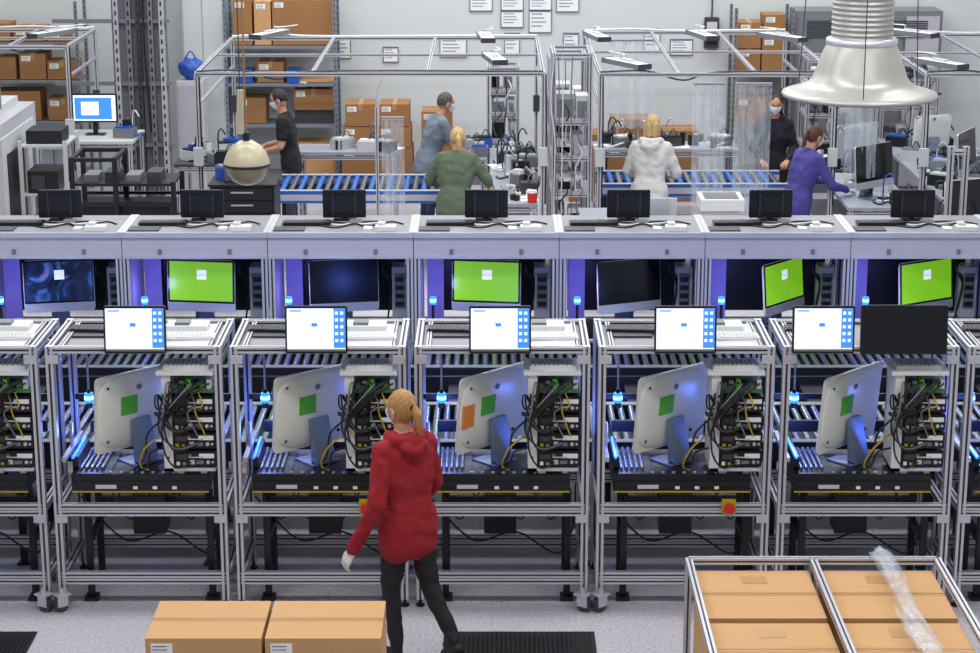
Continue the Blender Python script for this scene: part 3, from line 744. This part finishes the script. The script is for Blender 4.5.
# curtains
def curtain(x0,x1,y,z0,z1,m):
    b = MB(); N = 40; vs = []
    for i in range(N+1):
        for j in range(9):
            t = i/N; vs.append((x0+(x1-x0)*t, y+.05*math.sin(t*22)*(1.2-j/10)+.02*math.sin(t*51+j*.4), z0+(z1-z0)*j/8))
    b.add(vs,[(i*9+j,(i+1)*9+j,(i+1)*9+j+1,i*9+j+1) for i in range(N) for j in range(8)],m,True)
    b.prof((x0,y,z1+.02),(x1,y,z1+.02),.03); b.build('plastic_strip_curtain')
curtain(2.2,2.55,21.75,.75,2.2,FILM); curtain(2.65,3.05,21.75,.7,2.2,FILM); curtain(-1.14,-.9,21.0,.6,1.95,FILM); curtain(3.85,4.2,21.7,1.2,2.2,FILM); curtain(1.5,2.1,25.6,1.1,2.2,FILM)
# posters
for i,(x,z,w_,h_) in enumerate(((-.12,2.5,.3,.22),(.3,2.5,.3,.2),(.3,2.28,.3,.22),(.68,2.5,.3,.2),(.68,2.25,.3,.3),(1.05,2.5,.3,.24),(-.5,1.9,.36,.26),(.3,1.95,.2,.28),(1.1,1.95,.2,.28),(-1.35,1.8,.2,.2),(-2.0,1.9,.21,.3),(2.2,2.0,.21,.3),(2.6,1.9,.3,.21))):
    b = MB(); b.box(x-w_/2,x+w_/2,27.485,27.499,z-h_/2,z+h_/2,PAPER)
    for j in range(4): b.box(x-w_*.4,x+w_*(.1+.08*(j%3)),27.483,27.485,z+h_*(.3-.18*j),z+h_*(.36-.18*j),PRINT)
    b.box(x-w_*.45,x+w_*.45,27.4835,27.485,z+h_*.42,z+h_*.46,BLUE)
    for s_ in (-1,1): b.box(x+s_*w_/2-.006,x+s_*w_/2+.006,27.48,27.499,z-h_/2-.006,z+h_/2+.006,MGREY); b.box(x-w_/2,x+w_/2,27.48,27.499,z+s_*h_/2-.006,z+s_*h_/2+.006,MGREY)
    b.build('wall_poster')
# computers on far right benches
SA = aio(SCRK,.62,.48,None,None,SILVER); WA = aio(SCRK,.5,.4,None,None,WHITE)
inst(SA,'all_in_one_computer',(4.25,23.2,.955),-150); inst(SA,'all_in_one_computer',(4.3,24.4,.955),-120)
inst(WA,'all_in_one_computer',(5.3,24.0,1.005),-160); inst(SA,'all_in_one_computer',(5.35,22.4,1.005),60); inst(SA,'all_in_one_computer',(4.2,21.8,.955),40)
inst(cache[SCRK],'all_in_one_computer',(4.7,19.4,1.055),20); inst(cache[SCRK],'all_in_one_computer',(5.3,19.4,1.055),-20)
def laptop():
    b = MB(); b.box(-.16,.16,-.11,.11,0,.014,SILVER); b.box(-.14,.14,-.02,.09,.014,.016,BLACK); b.cbox((0,.15,.11),(.32,.01,.22),SILVER,(-20,0,0)); b.cbox((0,.144,.11),(.29,.006,.19),SCRK,(-20,0,0)); return b.mesh('laptop')
MLP = laptop()
inst(MLP,'laptop',(1.8,20.95,.951),180); inst(MLP,'laptop',(.25,22.4,.955),-80); inst(MLP,'laptop',(4.05,22.6,.955),-90)
b = MB(); b.cyl((0,0,0),(0,0,.11),.05,RED,20,r1=.055); b.cyl((0,0,.11),(0,0,.12),.057,WHITE,20); b.cyl((0,0,.12),(0,0,.135),.05,WHITE,20); b.build('red_canister',(.46,21.58,.951))
b = MB(); b.box(2.25,2.65,20.9,21.3,.0,1.0,OFFW); b.box(2.22,2.68,20.87,21.33,1.0,1.12,WHITE); b.box(2.27,2.63,20.92,21.28,1.12,1.125,MGREY); b.build('storage_tub')

# ------------------------------------------------------------------ people
def remesh(mb, vox, it=6):
    me = mb.mesh('tmp'); o = bpy.data.objects.new('tmp', me); scene.collection.objects.link(o)
    m = o.modifiers.new('r','REMESH'); m.mode = 'VOXEL'; m.voxel_size = vox
    s_ = o.modifiers.new('s','SMOOTH'); s_.factor = .5; s_.iterations = it
    dg = bpy.context.evaluated_depsgraph_get(); ev = o.evaluated_get(dg); m2 = ev.to_mesh()
    V = np.empty(len(m2.vertices)*3); m2.vertices.foreach_get('co', V); V = V.reshape(-1,3)
    F = [tuple(p.vertices) for p in m2.polygons]
    ev.to_mesh_clear(); bpy.data.objects.remove(o); bpy.data.meshes.remove(me)
    return V, F
def make_hand():
    b = MB(); m = WHITE
    for i,x in enumerate((-.03,-.01,.01,.028)): b.rcone((x*.6,.0,0),(x,.078,.002),.014,.013,m,10,3)
    L = (.062,.078,.084,.074)
    for i,x in enumerate((-.031,-.0105,.0105,.031)):
        k = L[i]; p = Vector((x,.08,.002)); a = R(-14); r_ = .0088-.0006*(i == 0)
        for s_ in (.45,.32,.23):
            q = p+Vector((x*.10,math.cos(a)*k*s_,math.sin(a)*k*s_)); b.rcone(p,q,r_,r_*.92,m,9,3); p = q; a -= R(24); r_ *= .92
    p = Vector((.022,.012,-.004))
    for q,r0 in (((.045,.035,-.012),.0125),((.058,.062,-.018),.0105),((.062,.085,-.024),.009)):
        b.rcone(p,q,r0*1.08,r0,m,9,3); p = Vector(q)
    b.rcone((0,-.03,0),(0,.02,0),.021,.022,m,12,3)
    return remesh(b,.0042,2)
HV,HF = make_hand()
def add_hand(mb, wrist, elbow, up, left, m, sc):
    y = (wrist-elbow).normalized(); z = Vector(up); z = (z-y*z.dot(y)).normalized(); x = y.cross(z)
    vs = []
    for v in HV:
        vx = v[0] if left else -v[0]
        vs.append(wrist+(x*vx+y*(v[1]+.02)+z*v[2])*sc)
    mb.add(vs, HF if left else [f[::-1] for f in HF], m, True)
def clothmat(n,hx,b=.6,rough=.85): return mat(n,hx,rough,0,.14,5,b,9)
SKIN = mat('skin','#b98468',.5,0,.04); LIP = mat('lips','#a85a52',.5); EYW = mat('eye_white','#e8e8e4',.3); IRIS = mat('iris','#3a3028',.2)
MASKM = mat('face_mask','#dfe6ea',.7); GLOVE = mat('white_glove','#d9d6d2',.7); SHOE = mat('shoe_black','#1b1b20',.6); SOLE = mat('shoe_sole','#b03030',.6)
def hairmat(n,hx): return mat(n,hx,.5,0,.4,30,.6,40,stretch=(3,3,.3))

def person(name, loc, heading, S, top, bottom, haircol, style, lean=0, arms=None, legs=None, head=(0,0), mask=True, sleeves='long', glove=False, fem=True, hood=False, vox=.012, hem=.47, bulk=1, shoe=None):
    segs = []
    def P(x,y,z): return Vector((x,y,z))*S
    hip = P(0,0,.53); Lr = Matrix.Rotation(-R(lean),3,'X')
    def U(x,y,z): return hip+Lr@(P(x,y,z)-hip)
    def seg(a,b,r0,r1,l): segs.append((Vector(a),Vector(b),r0*S,r1*S,l))
    k = .86 if fem else 1.0; bu = bulk
    st = [(hem,.044,.062),(.53,.05,.062),(.62,.036,.054),(.70,.055,.06),(.77,.066,.054),(.812,.07,.038)]
    if fem: st[0] = (hem,.048,.062); st[1] = (.53,.052,.063)
    for a,c in zip(st[:-1],st[1:]):
        for i in range(5):
            t = i/5; z = a[0]+(c[0]-a[0])*t; hs = (a[1]+(c[1]-a[1])*t)*(k if z>.56 else 1); r_ = (a[2]+(c[2]-a[2])*t)*bu
            seg(U(-hs,0,z),U(hs,0,z),r_,r_,'top')
    seg(U(0,-.004,.81),U(0,.008,.885),.034,.030,'skin'); seg(U(0,0,.80),U(0,-.003,.83),.045,.038,'top')
    if fem: 
        for s_ in (-1,1): seg(U(s_*.04,.035,.725),U(s_*.04,.038,.72),.034,.034,'top')
    if hood:
        pts = [U(-.05,.02,.845),U(-.055,-.03,.842),U(0,-.06,.835),U(.055,-.03,.842),U(.05,.02,.845)]
        for a,c in zip(pts[:-1],pts[1:]): seg(a,c,.022,.024,'top')
        seg(U(-.03,-.055,.81),U(.03,-.055,.81),.03,.03,'top'); seg(U(0,-.062,.80),U(0,-.06,.765),.032,.016,'top')
    legs = legs or {}
    for s_,n in ((-1,'L'),(1,'R')):
        h_ = P(s_*.05,0,.51); kn = P(*legs.get('knee'+n,(s_*.055,.012,.285))); an = P(*legs.get('ankle'+n,(s_*.055,-.01,.05)))
        seg(h_,kn,.056,.036,'bot'); seg(kn,an,.036,.024,'bot')
        toe = legs.get('toe'+n,(0,.088,-.03)); t_ = an+P(*toe); he = an+P(0,-.018,-.025 if 'toe'+n not in legs else -.02)
        seg(he,t_,.021,.019,'shoe'); seg(an+P(0,0,-.01),an+P(0,.04,-.02),.023,.022,'shoe'); seg(t_-P(.008,0,0),t_+P(.01,0,0),.017,.017,'shoe')
    arms = arms or {}
    HND = []
    for s_,n in ((-1,'L'),(1,'R')):
        sh = U(s_*.108*k,0,.802); el = P(*arms.get('el'+n,(s_*.13,-.01,.635))); wr = P(*arms.get('wr'+n,(s_*.13,.03,.49)))
        if sleeves == 'long':
            seg(sh,el,.037*bu,.030*bu,'top'); seg(el,wr,.031*bu,.0225,'top'); seg(wr,wr+(wr-el).normalized()*.02*S,.016,.014,'hand')
        else:
            mid = sh.lerp(el,.6); seg(sh,mid,.037,.036,'top'); seg(mid,el,.027,.024,'skin'); seg(el,wr,.0245,.016,'skin')
        HND.append((wr,el,arms.get('up'+n,(s_,0,0)),n == 'L'))
    tmp = MB()
    for a,c,r0,r1,l in segs: tmp.rcone(a,c,r0,r1,WHITE,16,5)
    V,F = remesh(tmp, vox, 5)
    A = np.array([list(s_[0]) for s_ in segs]); Bp = np.array([list(s_[1]) for s_ in segs]); r0 = np.array([s_[2] for s_ in segs]); r1 = np.array([s_[3] for s_ in segs])
    cen = np.array([V[list(f)].mean(0) for f in F])
    D = Bp-A; L2 = (D**2).sum(1)+1e-9
    best = np.full(len(cen),1e9); idx = np.zeros(len(cen),int)
    for i in range(len(segs)):
        t = np.clip(((cen-A[i])@D[i])/L2[i],0,1); q = A[i]+t[:,None]*D[i]
        d = np.linalg.norm(cen-q,axis=1)-(r0[i]+(r1[i]-r0[i])*t)
        u = d < best; best[u] = d[u]; idx[u] = i
    mm = {'top':top,'bot':bottom,'skin':SKIN,'shoe':shoe or SHOE,'hand':GLOVE if glove else SKIN}
    mb = MB(); Vd = []
    for v in V:
        p = Vector(v); n_ = noise.noise_vector(p*13)*.009+noise.noise_vector(Vector((p.x*12+p.z*9,p.y*12,p.z*16)))*.006
        Vd.append(p+n_*(1 if p.z < .82*S else .2))
    mb.add(Vd, F, [mm[segs[i][4]] for i in idx], True)
    for w_,e,up,lf in HND: add_hand(mb,w_,e,up,lf,GLOVE if glove else SKIN,S/1.75*.95)
    hs = S/1.72; hc = U(0,.014,.932)
    mb.M = Matrix.Translation(hc) @ Matrix.Rotation(R(head[0]),4,'Z') @ Matrix.Rotation(-R(head[1]),4,'X') @ Matrix.Scale(hs,4)
    def jaw(d,p):
        if d.z < 0:
            t = -d.z; p.x *= 1-.32*t**1.6
            p.y *= (1-.3*t) if d.y < 0 else (1-.08*t)
        if d.y > .3: p.y -= .012*max(0,1-abs(d.z-.12)*6)*abs(d.x)*1.4
        return p
    mb.ell((0,0,0),(.075,.093,.115),SKIN,32,24,jaw)
    mb.rcone((0,.088,.012),(0,.103,-.026),.007,.012,SKIN,10); 
    for s_ in (-1,1):
        mb.ell((s_*.077,-.008,-.006),(.009,.018,.03),SKIN,12,10); mb.ell((s_*.03,.079,.004),(.0135,.01,.009),EYW,12,8); mb.ell((s_*.03,.0875,.004),(.006,.003,.006),IRIS,10,6)
        mb.tube([(s_*.014,.089,.026),(s_*.03,.086,.031),(s_*.046,.076,.025)],.003,haircol,6,3)
    mb.ell((0,.084,-.06),(.023,.008,.008),LIP,12,8); mb.tube([(-.02,.091,-.06),(0,.094,-.06),(.02,.091,-.06)],.0012,IRIS,5,3)
    if mask:
        vs = []; N = 12; Mm = 8
        for i in range(N+1):
            for j in range(Mm+1):
                u_ = -1+2*i/N; a = u_*R(68); z = .012-.115*j/Mm; zz = z/.115; c_ = math.sqrt(max(.05,1-zz*zz*.8)); bulge = .012*math.exp(-(u_*2.2)**2)*math.sin(math.pi*j/Mm)
                vs.append(((.081+bulge)*c_*math.sin(a)*(1-.18*j/Mm),(.099+bulge)*c_*math.cos(a)+.003+(.012*math.exp(-(u_*4)**2) if j < 3 else 0),z*(1-.25*abs(u_))))
        mb.add(vs,[(i*(Mm+1)+j,i*(Mm+1)+j+1,(i+1)*(Mm+1)+j+1,(i+1)*(Mm+1)+j) for i in range(N) for j in range(Mm)],MASKM,True)
        for s_ in (-1,1): mb.tube([(s_*.072,.035,.005),(s_*.082,.0,.022),(s_*.083,-.02,.0),(s_*.08,.0,-.04),(s_*.065,.035,-.06)],.0018,MASKM,5,4)
    hb = MB()
    def hf(d,p):
        w = .004*math.sin(d.x*22+d.z*9)+.003*math.sin(d.y*31)
        if style == 'short' and p.y > -.06: p.z = max(p.z,-.045)
        if style != 'short' and p.y > .0: p.z = max(p.z,-.03)
        return p*(1+w)
    hb.ell((0,-.020,.024),(.083,.093,.104),haircol,28,18,hf)
    if style == 'ponytail':
        hb.rcone((0,-.09,.02),(0,-.115,.02),.03,.022,haircol); hb.rcone((0,-.115,.02),(.006,-.135,-.03),.024,.030,haircol); hb.rcone((.006,-.135,-.03),(.012,-.13,-.10),.030,.024,haircol); hb.rcone((.012,-.13,-.10),(.015,-.12,-.165),.024,.006,haircol)
    elif style == 'long':
        for s_ in (-1,1): hb.rcone((s_*.065,-.03,.02),(s_*.07,-.02,-.15),.03,.024,haircol); hb.rcone((s_*.03,-.075,.0),(s_*.035,-.08,-.19),.045,.028,haircol); hb.rcone((s_*.05,.0,.085),(s_*.078,.01,-.10),.022,.018,haircol)
    elif style == 'bun':
        hb.ell((0,-.115,.03),(.04,.035,.04),haircol)
    elif style == 'bob':
        for s_ in (-1,1): hb.rcone((s_*.055,-.03,.0),(s_*.062,-.02,-.09),.036,.026,haircol); hb.rcone((s_*.03,-.07,.0),(s_*.03,-.07,-.10),.045,.03,haircol)
    v2,f2 = remesh(hb,.006,2)
    hv = [Vector(v)+noise.noise_vector(Vector((v[0]*70,v[1]*70,v[2]*14)))*.004 for v in v2]
    mb.add(hv,f2,haircol,True)
    if style == 'ponytail': mb.cyl((0,-.108,.020),(0,-.12,.018),.026,BLACK,16)
    mb.M = Matrix()
    return mb.build(name,loc,heading)

HB = hairmat('hair_blonde','#a97e48'); HB2 = hairmat('hair_light_blonde','#c4a472'); HD = hairmat('hair_dark','#231b18'); HR = hairmat('hair_auburn','#54301f'); HG = hairmat('hair_greybrown','#50473f')
person('woman_in_red_hoodie',(-.51,11.78,0),38,1.76,clothmat('red_hoodie','#8c0f1c'),clothmat('black_trousers','#17171c'),HB,'ponytail',lean=3,
       arms=dict(elL=(-.145,-.02,.625),wrL=(-.20,.05,.455),upL=(-1,0,0),elR=(.135,.02,.64),wrR=(.10,.12,.52)),
       legs=dict(kneeL=(-.055,.03,.28),ankleL=(-.055,.0,.05),kneeR=(.07,-.03,.28),ankleR=(.10,-.14,.085),toeR=(.01,.06,-.062)),
       head=(10,8),glove=True,hood=True,vox=.009,hem=.45,bulk=1.06)
person('man_in_black_tshirt',(-2.40,24.05,0),85,1.83,clothmat('black_tshirt','#15161a',.4),clothmat('grey_trousers','#3b3e48'),HD,'short',lean=8,fem=False,sleeves='short',
       arms=dict(elL=(-.13,.04,.64),wrL=(-.10,.17,.60),upL=(0,0,1),elR=(.13,.05,.64),wrR=(.10,.18,.61),upR=(0,0,1)),head=(0,22))
person('man_in_grey_tshirt',(-.76,24.0,0),-70,1.82,clothmat('grey_tshirt','#6f7986',.4),clothmat('blue_trousers','#2f3a52'),HG,'short',lean=18,fem=False,sleeves='short',
       arms=dict(elL=(-.14,.15,.64),wrL=(-.09,.28,.585),upL=(0,0,1),elR=(.14,.14,.64),wrR=(.09,.27,.575),upR=(0,0,1)),head=(0,10),bulk=1.08)
person('woman_in_green_sweater',(-.38,21.75,0),-8,1.74,clothmat('green_sweater','#55634f'),clothmat('dark_trousers','#23252c'),HB2,'ponytail',lean=14,
       arms=dict(elL=(-.18,.08,.65),wrL=(-.15,.20,.60),upL=(0,0,1),elR=(.19,.08,.66),wrR=(.19,.20,.61),upR=(0,0,1)),head=(10,18),bulk=1.18)
person('woman_in_white_sweatshirt',(1.78,22.2,0),-14,1.80,clothmat('white_sweatshirt','#cac8c6'),clothmat('jeans_dark','#3d4250'),HB2,'bob',lean=10,
       arms=dict(elL=(-.15,.06,.64),wrL=(-.11,.19,.59),upL=(0,0,1),elR=(.16,.06,.64),wrR=(.12,.20,.60),upR=(0,0,1)),head=(5,14),hood=True,bulk=1.10)
person('woman_in_black_jacket',(3.42,24.1,0),176,1.77,clothmat('black_jacket','#1b1c24'),clothmat('black_jeans','#1c1d22'),HD,'long',lean=6,
       arms=dict(elL=(-.14,.02,.63),wrL=(-.09,.13,.57),upL=(0,0,1),elR=(.14,.02,.63),wrR=(.09,.13,.57),upR=(0,0,1)),head=(0,12),hood=True)
person('woman_in_purple_sweater',(3.38,21.85,0),-62,1.76,clothmat('purple_sweater','#443c86'),clothmat('navy_trousers','#20222c'),HR,'ponytail',lean=16,
       arms=dict(elL=(-.14,.14,.63),wrL=(-.10,.27,.60),upL=(0,0,1),elR=(.15,.15,.63),wrR=(.12,.29,.585),upR=(0,0,1)),head=(0,20),bulk=1.08,glove=True)

# ------------------------------------------------------------------ lights
w = bpy.data.worlds.new('World'); scene.world = w; w.use_nodes = True
w.node_tree.nodes['Background'].inputs[0].default_value = (.90,.94,1,1); w.node_tree.nodes['Background'].inputs[1].default_value = .40
def area(name,loc,sx,sy,e,col=(1,1,1)):
    l = bpy.data.lights.new(name,'AREA'); l.shape = 'RECTANGLE'; l.size = sx; l.size_y = sy; l.energy = e; l.color = col
    o = bpy.data.objects.new(name,l); scene.collection.objects.link(o); o.location = loc
for y in (8.5,13,17.5,22,25.5):
    for x in (-4.5,0,4.5): area('ceiling_light',(x,y,7.2),3.2,.5,{8.5:135,13:135,17.5:125,22:155,25.5:160}[y],(.98,.99,1))
def pt(loc,e,col,r=.05):
    l = bpy.data.lights.new('indicator_glow','POINT'); l.energy = e; l.color = col; l.shadow_soft_size = r
    o = bpy.data.objects.new('indicator_glow',l); scene.collection.objects.link(o); o.location = loc
for k,x in enumerate(XF): pt((x-.40,YF+.40,1.12),5.5,(.10,.2,1)); 
for x in XB: pt((x-.35,YB+.12,1.3),2.0,(.35,.3,1)); pt((x-.2,14.9,1.15),4.5,(.18,.3,1))

cam = bpy.data.cameras.new('Camera'); co = bpy.data.objects.new('Camera',cam); scene.collection.objects.link(co)
co.location = (0,0,5.335); co.rotation_euler = (R(75),0,0); cam.sensor_width = 36; cam.lens = 74.17; cam.clip_end = 200
scene.camera = co
scene.view_settings.view_transform = 'Standard'
